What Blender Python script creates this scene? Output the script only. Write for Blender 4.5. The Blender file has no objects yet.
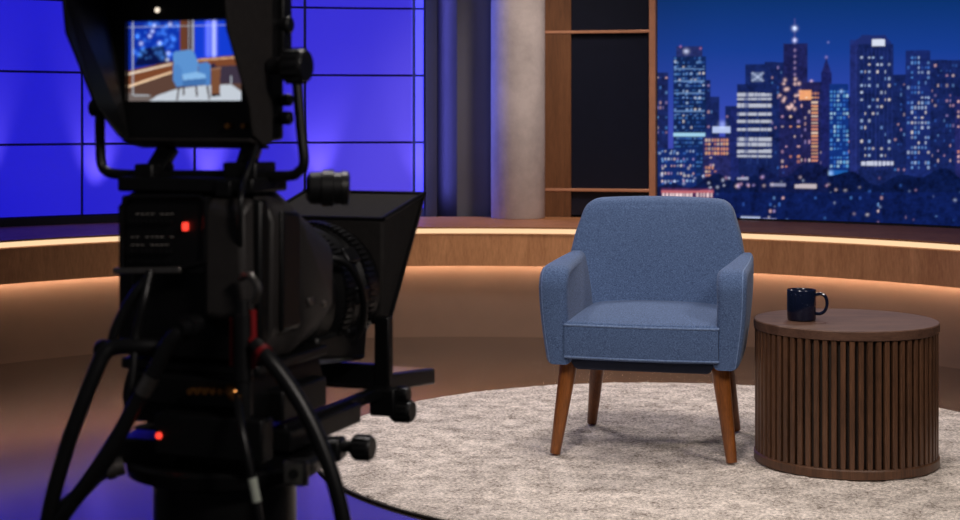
import bpy, math, random
import numpy as np
from mathutils import Vector, Matrix, noise
random.seed(7)
rng = np.random.default_rng(11)
SC = bpy.context.scene
COL = SC.collection
PI = math.pi
# ------------------------------------------------------------------ camera constants (960x520 frame)
FPX, HZ, EYE = 1565.0, 118.0, 1.10
CX, CY = -0.08, 5.0                      # centre of the curved set
def srgb(r, g, b):
    def c(v):
        v /= 255.0
        return v / 12.92 if v <= 0.04045 else ((v + 0.055) / 1.055) ** 2.4
    return (c(r), c(g), c(b), 1.0)
# ------------------------------------------------------------------ materials
def new_mat(name):
    m = bpy.data.materials.new(name); m.use_nodes = True
    nt = m.node_tree
    return m, nt, nt.nodes['Principled BSDF']
def N(nt, typ, **kw):
    n = nt.nodes.new(typ)
    for k, v in kw.items():
        if k in n.inputs: n.inputs[k].default_value = v
        else: setattr(n, k, v)
    return n
def pbr(name, col, rough=0.5, metal=0.0, spec=0.5, var=0.0, scale=20.0, bump=0.0, bscale=200.0, coat=0.0, stretch=(1, 1, 1)):
    m, nt, b = new_mat(name)
    b.inputs['Roughness'].default_value = rough
    b.inputs['Metallic'].default_value = metal
    b.inputs['Specular IOR Level'].default_value = spec
    b.inputs['Coat Weight'].default_value = coat
    tc = N(nt, 'ShaderNodeTexCoord'); mp = N(nt, 'ShaderNodeMapping')
    mp.inputs['Scale'].default_value = stretch
    nt.links.new(tc.outputs['Object'], mp.inputs['Vector'])
    nz = N(nt, 'ShaderNodeTexNoise', Scale=scale, Detail=6.0, Roughness=0.6)
    nt.links.new(mp.outputs['Vector'], nz.inputs['Vector'])
    cr = N(nt, 'ShaderNodeValToRGB')
    lo = tuple(max(0, c * (1 - var)) for c in col[:3]) + (1,)
    hi = tuple(min(1, c * (1 + var)) for c in col[:3]) + (1,)
    cr.color_ramp.elements[0].position = 0.3; cr.color_ramp.elements[0].color = lo
    cr.color_ramp.elements[1].position = 0.7; cr.color_ramp.elements[1].color = hi
    nt.links.new(nz.outputs['Fac'], cr.inputs['Fac'])
    nt.links.new(cr.outputs['Color'], b.inputs['Base Color'])
    if bump:
        n2 = N(nt, 'ShaderNodeTexNoise', Scale=bscale, Detail=3.0)
        nt.links.new(mp.outputs['Vector'], n2.inputs['Vector'])
        bp = N(nt, 'ShaderNodeBump', Strength=bump, Distance=0.002)
        nt.links.new(n2.outputs['Fac'], bp.inputs['Height'])
        nt.links.new(bp.outputs['Normal'], b.inputs['Normal'])
    return m
def emis(name, col, strength, base=(0.0, 0.0, 0.0, 1), rough=0.4, sample=True):
    m, nt, b = new_mat(name)
    b.inputs['Base Color'].default_value = base
    b.inputs['Roughness'].default_value = rough
    b.inputs['Emission Color'].default_value = col
    b.inputs['Emission Strength'].default_value = strength
    if not sample: m.cycles.emission_sampling = 'NONE'
    return m
def wood(name, dark, light, stretch=(6, 6, 0.6), scale=4.0, rough=0.4, spec=0.4, coat=0.0):
    m, nt, b = new_mat(name)
    tc = N(nt, 'ShaderNodeTexCoord'); mp = N(nt, 'ShaderNodeMapping')
    mp.inputs['Scale'].default_value = stretch
    nt.links.new(tc.outputs['Object'], mp.inputs['Vector'])
    n1 = N(nt, 'ShaderNodeTexNoise', Scale=scale, Detail=8.0, Roughness=0.65, Distortion=0.6)
    n2 = N(nt, 'ShaderNodeTexNoise', Scale=scale * 9, Detail=4.0, Roughness=0.6)
    nt.links.new(mp.outputs['Vector'], n1.inputs['Vector']); nt.links.new(mp.outputs['Vector'], n2.inputs['Vector'])
    mx = N(nt, 'ShaderNodeMix'); mx.inputs[0].default_value = 0.4
    nt.links.new(n1.outputs['Fac'], mx.inputs[2]); nt.links.new(n2.outputs['Fac'], mx.inputs[3])
    cr = N(nt, 'ShaderNodeValToRGB')
    cr.color_ramp.elements[0].position = 0.36; cr.color_ramp.elements[0].color = dark
    cr.color_ramp.elements[1].position = 0.64; cr.color_ramp.elements[1].color = light
    nt.links.new(mx.outputs[0], cr.inputs['Fac']); nt.links.new(cr.outputs['Color'], b.inputs['Base Color'])
    b.inputs['Roughness'].default_value = rough; b.inputs['Specular IOR Level'].default_value = spec
    b.inputs['Coat Weight'].default_value = coat
    bp = N(nt, 'ShaderNodeBump', Strength=0.15, Distance=0.002)
    nt.links.new(n2.outputs['Fac'], bp.inputs['Height']); nt.links.new(bp.outputs['Normal'], b.inputs['Normal'])
    return m
def fabric(name, dark, light, scale=420.0):
    m, nt, b = new_mat(name)
    tc = N(nt, 'ShaderNodeTexCoord')
    ra = []
    for st in ((1, 0.25, 0.25), (0.25, 0.25, 1.0)):
        mp = N(nt, 'ShaderNodeMapping'); mp.inputs['Scale'].default_value = st
        nt.links.new(tc.outputs['Object'], mp.inputs['Vector'])
        nz = N(nt, 'ShaderNodeTexNoise', Scale=scale, Detail=2.0, Roughness=0.6)
        nt.links.new(mp.outputs['Vector'], nz.inputs['Vector']); ra.append(nz)
    ad = N(nt, 'ShaderNodeMath', operation='ADD')
    nt.links.new(ra[0].outputs['Fac'], ad.inputs[0]); nt.links.new(ra[1].outputs['Fac'], ad.inputs[1])
    cr = N(nt, 'ShaderNodeValToRGB')
    cr.color_ramp.elements[0].position = 0.38; cr.color_ramp.elements[0].color = dark
    cr.color_ramp.elements[1].position = 0.62; cr.color_ramp.elements[1].color = light
    hf = N(nt, 'ShaderNodeMath', operation='MULTIPLY'); hf.inputs[1].default_value = 0.5
    nt.links.new(ad.outputs[0], hf.inputs[0]); nt.links.new(hf.outputs[0], cr.inputs['Fac'])
    nt.links.new(cr.outputs['Color'], b.inputs['Base Color'])
    b.inputs['Roughness'].default_value = 0.85; b.inputs['Specular IOR Level'].default_value = 0.2
    b.inputs['Sheen Weight'].default_value = 0.1
    bp = N(nt, 'ShaderNodeBump', Strength=0.35, Distance=0.002)
    nt.links.new(hf.outputs[0], bp.inputs['Height']); nt.links.new(bp.outputs['Normal'], b.inputs['Normal'])
    return m
M = {}
M['fabric'] = fabric('blue_fabric', srgb(44, 61, 95), srgb(94, 117, 158), 820.0)
M['piping'] = fabric('piping_fabric', srgb(80, 100, 140), srgb(118, 140, 178))
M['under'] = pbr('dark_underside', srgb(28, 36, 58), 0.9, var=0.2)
M['leg'] = wood('walnut_leg', srgb(84, 44, 16), srgb(150, 88, 38), (9, 9, 1.2), 3.0, 0.35, 0.5)
M['table'] = wood('dark_walnut', srgb(62, 40, 27), srgb(102, 69, 48), (10, 10, 1.0), 3.0, 0.4, 0.45)
M['tabletop'] = wood('walnut_top', srgb(68, 46, 37), srgb(102, 74, 60), (1.2, 9, 9), 3.0, 0.5, 0.25)
M['tabledark'] = pbr('slat_shadow_gap', srgb(34, 22, 16), 0.8, var=0.2)
M['counter'] = wood('oak_veneer', srgb(172, 116, 74), srgb(212, 152, 104), (5, 5, 0.9), 3.0, 0.45, 0.4)
M['countertop'] = wood('oak_counter_top', srgb(140, 92, 58), srgb(176, 120, 80), (1.5, 1.5, 6), 3.0, 0.5, 0.25)
M['kick'] = pbr('plastered_base', srgb(120, 94, 78), 0.7, var=0.05, scale=6)
M['led'] = emis('warm_led_line', (1.0, 0.66, 0.38, 1), 1.1)
M['ledlow'] = emis('warm_led_base', (1.0, 0.72, 0.49, 1), 26.0)
M['post'] = wood('brown_post', srgb(92, 58, 34), srgb(122, 80, 50), (6, 6, 0.5), 3.0, 0.45, 0.4)
M['copper'] = pbr('copper_trim', srgb(206, 146, 112), 0.4, 0.4, var=0.08)
M['blackglass'] = pbr('black_glass', srgb(18, 21, 36), 0.3, 0.0, 0.5, var=0.1)
M['greywall'] = pbr('grey_pilaster', srgb(82, 80, 90), 0.75, var=0.06, scale=5)
M['jamb'] = pbr('dark_jamb', srgb(32, 27, 28), 0.6, var=0.1)
M['wallback'] = pbr('dark_studio_wall', srgb(30, 30, 36), 0.9, var=0.1)
M['seam'] = pbr('panel_frame_navy', srgb(16, 18, 60), 0.5, var=0.1)
M['baseband'] = pbr('panel_base', srgb(34, 34, 48), 0.5, var=0.1)
M['panel'] = emis('blue_backlit_acrylic', srgb(20, 20, 198), 1.0, (0.16, 0.13, 0.42, 1), 0.35)
M['black'] = pbr('black_plastic', srgb(15, 15, 16), 0.36, 0.0, 0.5, var=0.25, scale=40, bump=0.15, bscale=500)
M['charcoal'] = pbr('charcoal_shell', srgb(52, 49, 48), 0.45, 0.0, 0.5, var=0.12, scale=30, bump=0.2, bscale=600)
M['cloth'] = pbr('hood_cloth', srgb(42, 39, 38), 0.75, 0.0, 0.3, var=0.2, scale=60, bump=0.4, bscale=400)
M['rubber'] = pbr('black_rubber', srgb(20, 20, 21), 0.38, 0.0, 0.6, var=0.2, scale=30)
M['metal'] = pbr('worn_steel', srgb(150, 145, 140), 0.3, 0.9, var=0.2, scale=60)
M['darkmetal'] = pbr('black_anodised', srgb(36, 36, 38), 0.32, 0.6, var=0.25, scale=40)
M['brass'] = pbr('brass_connector', srgb(190, 130, 70), 0.3, 0.9, var=0.15)
M['red'] = pbr('red_rubber', srgb(150, 24, 30), 0.45, var=0.12)
M['white'] = pbr('white_tape', srgb(214, 222, 206), 0.6, var=0.05)
M['tally'] = emis('red_tally_light', (1.0, 0.05, 0.03, 1), 1.7)
M['redled'] = emis('red_indicator', (1.0, 0.05, 0.03, 1), 1.6)
M['warmled'] = emis('warm_indicator', (1.0, 0.85, 0.68, 1), 1.2)
M['legend'] = pbr('panel_legend', srgb(190, 184, 176), 0.5, var=0.2)
M['monitor'] = pbr('monitor_glass', srgb(10, 10, 12), 0.08, 0.0, 1.0, var=0.1)
# mug glaze: navy with pale flecks
m, nt, b = new_mat('navy_speckled_glaze')
tc = N(nt, 'ShaderNodeTexCoord'); nz = N(nt, 'ShaderNodeTexNoise', Scale=320.0, Detail=1.0)
nt.links.new(tc.outputs['Object'], nz.inputs['Vector'])
cr = N(nt, 'ShaderNodeValToRGB')
cr.color_ramp.elements[0].position = 0.74; cr.color_ramp.elements[0].color = srgb(13, 20, 42)
cr.color_ramp.elements[1].position = 0.82; cr.color_ramp.elements[1].color = srgb(150, 160, 180)
nt.links.new(nz.outputs['Fac'], cr.inputs['Fac']); nt.links.new(cr.outputs['Color'], b.inputs['Base Color'])
b.inputs['Roughness'].default_value = 0.16
M['mug'] = m
# rug pile
m, nt, b = new_mat('beige_rug_pile')
tc = N(nt, 'ShaderNodeTexCoord')
mp = N(nt, 'ShaderNodeMapping'); mp.inputs['Scale'].default_value = (1, 1.05, 1)
nt.links.new(tc.outputs['Object'], mp.inputs['Vector'])
n1 = N(nt, 'ShaderNodeTexNoise', Scale=13.0, Detail=6.0, Roughness=0.7)
n2 = N(nt, 'ShaderNodeTexNoise', Scale=85.0, Detail=5.0, Roughness=0.8)
nt.links.new(mp.outputs['Vector'], n1.inputs['Vector']); nt.links.new(mp.outputs['Vector'], n2.inputs['Vector'])
mx = N(nt, 'ShaderNodeMix'); mx.inputs[0].default_value = 0.64
nt.links.new(n1.outputs['Fac'], mx.inputs[2]); nt.links.new(n2.outputs['Fac'], mx.inputs[3])
cr = N(nt, 'ShaderNodeValToRGB')
cr.color_ramp.elements[0].position = 0.39; cr.color_ramp.elements[0].color = srgb(118, 106, 97)
cr.color_ramp.elements[1].position = 0.585; cr.color_ramp.elements[1].color = srgb(250, 238, 228)
nt.links.new(mx.outputs[0], cr.inputs['Fac']); nt.links.new(cr.outputs['Color'], b.inputs['Base Color'])
b.inputs['Roughness'].default_value = 1.0; b.inputs['Specular IOR Level'].default_value = 0.05
bp = N(nt, 'ShaderNodeBump', Strength=0.9, Distance=0.006)
nt.links.new(n2.outputs['Fac'], bp.inputs['Height']); nt.links.new(bp.outputs['Normal'], b.inputs['Normal'])
M['rug'] = m
M['rugedge'] = pbr('rug_binding', srgb(40, 34, 32), 0.9, var=0.2)
# floor: dark glossy boards
m, nt, b = new_mat('dark_glossy_boards')
tc = N(nt, 'ShaderNodeTexCoord'); mp = N(nt, 'ShaderNodeMapping'); mp.inputs['Scale'].default_value = (1.0, 9.0, 1.0)
nt.links.new(tc.outputs['Object'], mp.inputs['Vector'])
n1 = N(nt, 'ShaderNodeTexNoise', Scale=4.0, Detail=8.0, Roughness=0.65)
nt.links.new(mp.outputs['Vector'], n1.inputs['Vector'])
cr = N(nt, 'ShaderNodeValToRGB')
cr.color_ramp.elements[0].position = 0.35; cr.color_ramp.elements[0].color = srgb(28, 20, 17)
cr.color_ramp.elements[1].position = 0.66; cr.color_ramp.elements[1].color = srgb(46, 34, 28)
nt.links.new(n1.outputs['Fac'], cr.inputs['Fac']); nt.links.new(cr.outputs['Color'], b.inputs['Base Color'])
b.inputs['Roughness'].default_value = 0.26
b.inputs['Specular IOR Level'].default_value = 0.4
b.inputs['Coat Weight'].default_value = 1.0; b.inputs['Coat Roughness'].default_value = 0.15; b.inputs['Coat IOR'].default_value = 1.64
bp = N(nt, 'ShaderNodeBump', Strength=0.05, Distance=0.004)
nt.links.new(n1.outputs['Fac'], bp.inputs['Height']); nt.links.new(bp.outputs['Normal'], b.inputs['Normal'])
M['floor'] = m
# concrete column
m, nt, b = new_mat('cast_concrete')
tc = N(nt, 'ShaderNodeTexCoord')
n1 = N(nt, 'ShaderNodeTexNoise', Scale=4.5, Detail=8.0, Roughness=0.7); n2 = N(nt, 'ShaderNodeTexNoise', Scale=60.0, Detail=3.0)
nt.links.new(tc.outputs['Object'], n1.inputs['Vector']); nt.links.new(tc.outputs['Object'], n2.inputs['Vector'])
cr = N(nt, 'ShaderNodeValToRGB')
cr.color_ramp.elements[0].position = 0.3; cr.color_ramp.elements[0].color = srgb(162, 151, 146)
cr.color_ramp.elements[1].position = 0.65; cr.color_ramp.elements[1].color = srgb(192, 180, 174)
nt.links.new(n1.outputs['Fac'], cr.inputs['Fac']); nt.links.new(cr.outputs['Color'], b.inputs['Base Color'])
b.inputs['Roughness'].default_value = 0.85
bp = N(nt, 'ShaderNodeBump', Strength=0.3, Distance=0.004)
nt.links.new(n2.outputs['Fac'], bp.inputs['Height']); nt.links.new(bp.outputs['Normal'], b.inputs['Normal'])
M['concrete'] = m
# lit displays: colour comes from a per-point picture on the screen surface
def display(name, strength=1.0):
    m, nt, b = new_mat(name)
    at = N(nt, 'ShaderNodeAttribute', attribute_name='picture')
    b.inputs['Base Color'].default_value = (0.004, 0.004, 0.006, 1); b.inputs['Roughness'].default_value = 0.5; b.inputs['Specular IOR Level'].default_value = 0.05
    nt.links.new(at.outputs['Color'], b.inputs['Emission Color'])
    b.inputs['Emission Strength'].default_value = strength
    m.cycles.emission_sampling = 'NONE'
    return m
M['video'] = display('video_wall_picture')
M['vfscreen'] = display('viewfinder_picture')
# ------------------------------------------------------------------ mesh helper
class MB:
    def __init__(s): s.v = []; s.f = []
    def add(s, vs, fs):
        o = len(s.v); s.v += [tuple(v) for v in vs]; s.f += [tuple(i + o for i in f) for f in fs]; return s
    def box(s, c, size, rot=None):
        hx, hy, hz = size[0] / 2, size[1] / 2, size[2] / 2
        vs = [Vector((x, y, z)) for x in (-hx, hx) for y in (-hy, hy) for z in (-hz, hz)]
        if rot is not None: vs = [rot @ v for v in vs]
        return s.add([v + Vector(c) for v in vs], [(0, 1, 3, 2), (4, 6, 7, 5), (0, 4, 5, 1), (2, 3, 7, 6), (0, 2, 6, 4), (1, 5, 7, 3)])
    def bar(s, a, b_, w, h):
        a, b_ = Vector(a), Vector(b_); d = b_ - a
        q = d.to_track_quat('Y', 'Z').to_matrix()
        return s.box((a + b_) / 2, (w, d.length, h), q)
    def cyl(s, a, b_, r0, r1=None, n=24):
        return s.prof(a, b_, [(0, r0), (1, r0 if r1 is None else r1)], n)
    def prof(s, a, b_, pr, n=28):
        """turned solid from a to b_: pr is a list of (fraction, radius)"""
        a, b_ = Vector(a), Vector(b_); d = b_ - a
        q = d.to_track_quat('Z', 'Y').to_matrix()
        vs, fs = [], []
        for t, r in pr:
            for k in range(n):
                w = 2 * PI * k / n
                vs.append(a + d * t + q @ Vector((r * math.cos(w), r * math.sin(w), 0)))
        for i in range(len(pr) - 1):
            for k in range(n):
                k2 = (k + 1) % n
                fs.append((i * n + k, i * n + k2, (i + 1) * n + k2, (i + 1) * n + k))
        fs.append(tuple(reversed(range(n)))); fs.append(tuple(range((len(pr) - 1) * n, len(pr) * n)))
        return s.add(vs, fs)
    def tube(s, pts, r, n=10, closed=False, smooth=6):
        P = [Vector(p) for p in pts]
        if smooth > 1:
            Q = []; m_ = len(P)
            for i in range(m_ if closed else m_ - 1):
                if closed: p0, p1, p2, p3 = P[i - 1], P[i], P[(i + 1) % m_], P[(i + 2) % m_]
                else: p0, p1, p2, p3 = P[max(i - 1, 0)], P[i], P[i + 1], P[min(i + 2, m_ - 1)]
                for k in range(smooth):
                    t = k / smooth
                    Q.append(0.5 * ((2 * p1) + (p2 - p0) * t + (2 * p0 - 5 * p1 + 4 * p2 - p3) * t * t + (3 * p1 - p0 - 3 * p2 + p3) * t ** 3))
            if not closed: Q.append(P[-1])
            P = Q
        vs, fs = [], []; m_ = len(P); up = Vector((0.13, 0.21, 0.97)).normalized(); x = None
        for i in range(m_):
            if closed: t = (P[(i + 1) % m_] - P[i - 1]).normalized()
            else: t = (P[min(i + 1, m_ - 1)] - P[max(i - 1, 0)]).normalized()
            x = (up.cross(t) if x is None else x - t * x.dot(t))
            if x.length < 1e-6: x = Vector((1, 0, 0)).cross(t)
            x.normalize(); y = t.cross(x)
            for k in range(n):
                w = 2 * PI * k / n
                vs.append(P[i] + (x * math.cos(w) + y * math.sin(w)) * r)
        for i in range(m_ if closed else m_ - 1):
            j = (i + 1) % m_
            for k in range(n):
                k2 = (k + 1) % n
                fs.append((i * n + k, i * n + k2, j * n + k2, j * n + k))
        if not closed: fs.append(tuple(reversed(range(n)))); fs.append(tuple(range((m_ - 1) * n, m_ * n)))
        return s.add(vs, fs)
    def sections(s, secs):
        """loft of closed loops with equal point counts, capped"""
        n = len(secs[0]); vs = [p for q in secs for p in q]; fs = []
        for i in range(len(secs) - 1):
            for k in range(n):
                k2 = (k + 1) % n
                fs.append((i * n + k, i * n + k2, (i + 1) * n + k2, (i + 1) * n + k))
        fs.append(tuple(reversed(range(n)))); fs.append(tuple(range((len(secs) - 1) * n, len(secs) * n)))
        return s.add(vs, fs)
    def ball(s, c, r, n=12):
        return s.prof(Vector(c) - Vector((0, 0, r)), Vector(c) + Vector((0, 0, r)), [((1 - math.cos(PI * k / n)) / 2, max(r * math.sin(PI * k / n), r * 0.02)) for k in range(n + 1)], 2 * n)
    def build(s, name, mat, parent=None, bevel=0.0, seg=2, sub=0, angle=35, flat=False):
        me = bpy.data.meshes.new(name); me.from_pydata(s.v, [], s.f)
        import bmesh
        bm = bmesh.new(); bm.from_mesh(me); bmesh.ops.recalc_face_normals(bm, faces=bm.faces); bm.to_mesh(me); bm.free()
        if not flat:
            me.polygons.foreach_set('use_smooth', [True] * len(me.polygons))
            me.set_sharp_from_angle(angle=math.radians(angle))
        o = bpy.data.objects.new(name, me); COL.objects.link(o)
        me.materials.append(mat)
        if bevel:
            md = o.modifiers.new('Bevel', 'BEVEL'); md.width = bevel; md.segments = seg; md.limit_method = 'ANGLE'; md.angle_limit = math.radians(35)
            md.harden_normals = False
        if sub:
            md = o.modifiers.new('Subdivision', 'SUBSURF'); md.levels = sub; md.render_levels = sub
        if parent is not None: o.parent = parent
        return o
def slab(pos, nx, nz, r, T, na=5):
    """upholstered slab with rounded rim. pos(a, t, e, q): a in -1..1, t in 0..1, e inset from the outline, q depth 0..T"""
    mb = MB(); vs, fs = [], []
    A = [-1 + 2 * i / nx for i in range(nx + 1)]; Tt = [k / nz for k in range(nz + 1)]
    g = [[None] * (nx + 1) for _ in range(nz + 1)]; h = [[None] * (nx + 1) for _ in range(nz + 1)]
    for k, t in enumerate(Tt):
        for i, a in enumerate(A):
            g[k][i] = len(vs); vs.append(pos(a, t, r, 0.0))
    for k, t in enumerate(Tt):
        for i, a in enumerate(A):
            h[k][i] = len(vs); vs.append(pos(a, t, r, T))
    for k in range(nz):
        for i in range(nx):
            fs.append((g[k][i], g[k][i + 1], g[k + 1][i + 1], g[k + 1][i])); fs.append((h[k][i], h[k + 1][i], h[k + 1][i + 1], h[k][i + 1]))
    loop = [(i, 0) for i in range(nx)] + [(nx, k) for k in range(nz)] + [(i, nz) for i in range(nx, 0, -1)] + [(0, k) for k in range(nz, 0, -1)]
    rings = [[g[k][i] for i, k in loop]]
    lv = [(r * (1 - math.sin(p)), r * (1 - math.cos(p))) for p in [PI / 2 * j / na for j in range(1, na + 1)]]
    for e, q in lv + [(e, T - q) for e, q in reversed(lv)]:
        ring = []
        for i, k in loop:
            ring.append(len(vs)); vs.append(pos(A[i], Tt[k], e, q))
        rings.append(ring)
    rings.append([h[k][i] for i, k in loop]); n = len(loop)
    for j in range(len(rings) - 1):
        for k in range(n):
            k2 = (k + 1) % n
            fs.append((rings[j][k], rings[j][k2], rings[j + 1][k2], rings[j + 1][k]))
    mb.add(vs, fs); mb.loop = [(A[i], Tt[k]) for i, k in loop]
    return mb
def empty(name, loc, rz=0.0):
    o = bpy.data.objects.new(name, None); o.location = loc; o.rotation_euler = (0, 0, rz); o.empty_display_size = 0.1
    COL.objects.link(o); return o
def tag(o, label, cat, group=None):
    o['label'] = label; o['category'] = cat
    if group: o['group'] = group
    return o
def structure(o): o['kind'] = 'structure'; return o
# ------------------------------------------------------------------ curved set helpers
def theta(px, R):
    dx = (px - 480) / FPX
    a = dx * dx + 1; b_ = -2 * (dx * CX + CY); c = CX * CX + CY * CY - R * R
    t = (-b_ + math.sqrt(b_ * b_ - 4 * a * c)) / (2 * a)
    return math.atan2(t * dx - CX, t - CY)
def pol(R, th, z): return (CX + R * math.sin(th), CY + R * math.cos(th), z)
def zof(py, R, px):
    th = theta(px, R); d = CY + R * math.cos(th)
    return EYE - (py - HZ) / FPX * d
def arc_block(mb, prof, th0, th1, n=None):
    """sweep a closed (R, z) profile along the arc"""
    n = n or max(2, int(abs(th1 - th0) / math.radians(1.5)))
    return mb.sections([[pol(R, th0 + (th1 - th0) * i / n, z) for R, z in prof] for i in range(n + 1)])
def rect(R0, R1, z0, z1): return [(R0, z0), (R1, z0), (R1, z1), (R0, z1)]
A0, A1 = math.radians(-78), math.radians(78)
# ------------------------------------------------------------------ floor and back wall
structure(MB().add([(-5, -0.6, 0), (5, -0.6, 0), (5, 9.6, 0), (-5, 9.6, 0)], [(0, 1, 2, 3)]).build('floor', M['floor']))
structure(arc_block(MB(), rect(4.15, 4.25, 0, 3.0), A0, A1).build('wall_back', M['wallback']))
# ------------------------------------------------------------------ curved counter
ct = tag(empty('curved_counter', pol(2.86, 0, 0)), 'long low curved oak counter with two glowing warm light lines, running behind the armchair', 'counter')
def onto(root, o):                          # parent keeping world position
    o.parent = root; o.matrix_parent_inverse = Matrix.Translation(-Vector(root.location)); return o
onto(ct, arc_block(MB(), [(2.80, 0.549), (2.80, 0.557), (3.62, 0.557), (3.62, 0.52), (2.90, 0.52), (2.84, 0.549)], A0, A1).build('countertop', M['countertop']))
onto(ct, arc_block(MB(), [(2.815, 0.361), (2.832, 0.361), (2.832, 0.372), (2.90, 0.372), (2.90, 0.5195), (2.815, 0.5195)], A0, A1).build('fascia', M['counter']))
onto(ct, arc_block(MB(), rect(2.822, 2.840, 0.5235, 0.5465), A0, A1).build('light_strip', M['led']))
onto(ct, arc_block(MB(), rect(2.872, 2.93, 0.0, 0.3715), A0, A1).build('base_panel', M['kick']))
onto(ct, arc_block(MB(), rect(2.836, 2.850, 0.3655, 0.3715), A0, A1).build('light_strip', M['ledlow']))
# ------------------------------------------------------------------ blue backlit wall
bw = tag(empty('backlit_wall', pol(3.66, math.radians(-30), 0)), 'curved wall of square blue backlit panels behind the studio camera', 'light wall')
RB = 3.63
tA, tB, tC = theta(305, RB), theta(414, RB), theta(425, RB)
step = tB - tA
edges = [tC, tB]
while edges[-1] > A0 + step: edges.append(edges[-1] - step)
gap = 0.0022
onto(bw, arc_block(MB(), rect(RB + 0.012, RB + 0.06, 0.0, 2.81), A0, tC).build('backing_frame', M['seam']))
onto(bw, arc_block(MB(), rect(RB - 0.006, RB + 0.011, 0.558, 0.597), A0, tC).build('base_band', M['baseband']))
for i in range(len(edges) - 1):
    hi, lo = edges[i], edges[i + 1]
    for k in range(6):
        z0 = 0.598 + 0.368 * k
        onto(bw, arc_block(MB(), rect(RB, RB + 0.011, z0 + 0.006, z0 + 0.362), lo + gap, hi - gap, 5).build('light_panel', M['panel']))
# dark jamb and grey pilaster
jb = arc_block(MB(), rect(3.60, 3.66, 0.558, 2.9), theta(425.5, 3.63), theta(437, 3.63)).build('jamb', M['jamb'])
tag(jb, 'narrow dark upright closing the right end of the blue panel wall', 'post')
def plan_prism(mb, pts, z0, z1): return mb.sections([[(x, y, z0) for x, y in pts], [(x, y, z1) for x, y in pts]])
def xy(px, R): p = pol(R, theta(px, R), 0); return (p[0], p[1])
pil = plan_prism(MB(), [xy(437.5, 3.92), xy(457, 3.70), xy(499, 3.70), xy(499, 3.95)], 0.0, 2.9).build('pilaster', M['greywall'])
tag(pil, 'plain grey pilaster between the blue panels and the round concrete column', 'pilaster')
# concrete column standing on the counter
cxp, cyp = (518 - 480) / FPX * 8.52, 8.52
cl = MB().prof((cxp, cyp, 0.5572), (cxp, cyp, 2.9), [(0, 0.144), (0.002, 0.147), (0.25, 0.147), (0.5, 0.147), (0.75, 0.147), (1, 0.147)], 64).build('concrete_column', M['concrete'])
tag(cl, 'round pale concrete column standing on the back of the counter', 'column')
# ------------------------------------------------------------------ glazed unit with copper trim
gz = tag(empty('glazed_partition', pol(3.68, theta(610, 3.66), 0)), 'black glass partition with brown wooden post and thin copper trim, left of the city screen', 'partition')
RG = 3.66
t0, t1, t2, t3 = theta(541, RG), theta(571.5, RG), theta(650, RG), theta(656.5, RG)
onto(gz, arc_block(MB(), rect(RG - 0.03, RG + 0.08, 0.0, 2.9), t0, t1).build('wooden_post', M['post'], bevel=0.003))
zr = [zof(190, RG, 610), zof(32, RG, 610)]
for z in zr + [zr[1] + (zr[1] - zr[0])]:
    onto(gz, arc_block(MB(), rect(RG - 0.033, RG - 0.006, z - 0.008, z + 0.008), t0, t2).build('copper_rail', M['copper'], bevel=0.002))
onto(gz, arc_block(MB(), rect(RG - 0.035, RG + 0.02, 0.558, 2.9), t2, t3).build('copper_mullion', M['copper'], bevel=0.002))
zz = [0.558, zr[0], zr[1], zr[1] * 2 - zr[0], 2.9]
for a_, b_ in zip(zz[:-1], zz[1:]):
    onto(gz, arc_block(MB(), rect(RG - 0.005, RG + 0.01, a_ + 0.009, b_ - 0.009), t1, t2).build('glass_panel', M['blackglass']))
# ------------------------------------------------------------------ video wall (city skyline picture)
S = 1.45
X0, X1, Y0, Y1 = 655, 1120, -60, 236
W, Hh = int((X1 - X0) * S), int((Y1 - Y0) * S)
yy, xx = np.mgrid[0:Hh, 0:W]; PX = X0 + xx / S; PY = Y0 + yy / S
def lin(c): return np.array(srgb(*c)[:3])
img = np.zeros((Hh, W, 3))
stops = [(-60, (6, 34, 84)), (0, (10, 50, 112)), (50, (22, 60, 146)), (100, (46, 70, 172)), (140, (64, 76, 184)), (236, (40, 50, 140))]
sy = [s[0] for s in stops]; sc = np.array([lin(s[1]) for s in stops])
for c in range(3): img[..., c] = np.interp(PY, sy, sc[:, c])
img *= (0.88 + 0.12 * np.clip((PX - 655) / 60, 0, 1))[..., None]
def R(x0, x1, y0, y1, col, al=1.0):
    mk = (PX >= x0) & (PX < x1) & (PY >= y0) & (PY < y1); img[mk] = img[mk] * (1 - al) + lin(col) * al
def dot(x, y, r, col, k=1.0):
    r *= 0.78
    d = np.exp(-((PX - x) ** 2 + (PY - y) ** 2) / (r * r)); img[:] = img + d[..., None] * lin(col) * k
def wins(x0, x1, y0, y1, dx, dy, p, cols, w=0.6, h=0.5, al=0.8):
    y = y0
    while y < y1:
        x = x0
        while x < x1:
            if rng.random() < p:
                c = cols[rng.integers(len(cols))]; R(x, min(x + dx * w, x1), y, y + dy * h, c, al * (0.45 + 0.55 * rng.random()))
            x += dx
        y += dy
WH = [(200, 214, 240), (170, 196, 236), (236, 226, 222), (120, 160, 225)]
BL = [(60, 110, 200), (80, 140, 220), (120, 170, 235), (50, 90, 180)]
WA = [(255, 196, 140), (250, 170, 120), (255, 220, 190), (230, 150, 120)]
PK = [(240, 190, 190), (220, 170, 200), (250, 220, 215), (170, 150, 210)]
# far layer
for x0, x1, y0 in ((655, 668, 72), (703, 710, 80), (706, 719, 96), (725, 740, 106), (764, 785, 62), (812, 822, 82), (846, 854, 96), (890, 905, 74), (930, 962, 60), (1000, 1022, 84), (1060, 1090, 52)):
    R(x0, x1, y0, 230, (20, 34, 88)); wins(x0 + 1, x1 - 1, y0 + 4, 170, 3, 5, 0.22, BL + PK, al=0.55)
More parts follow.
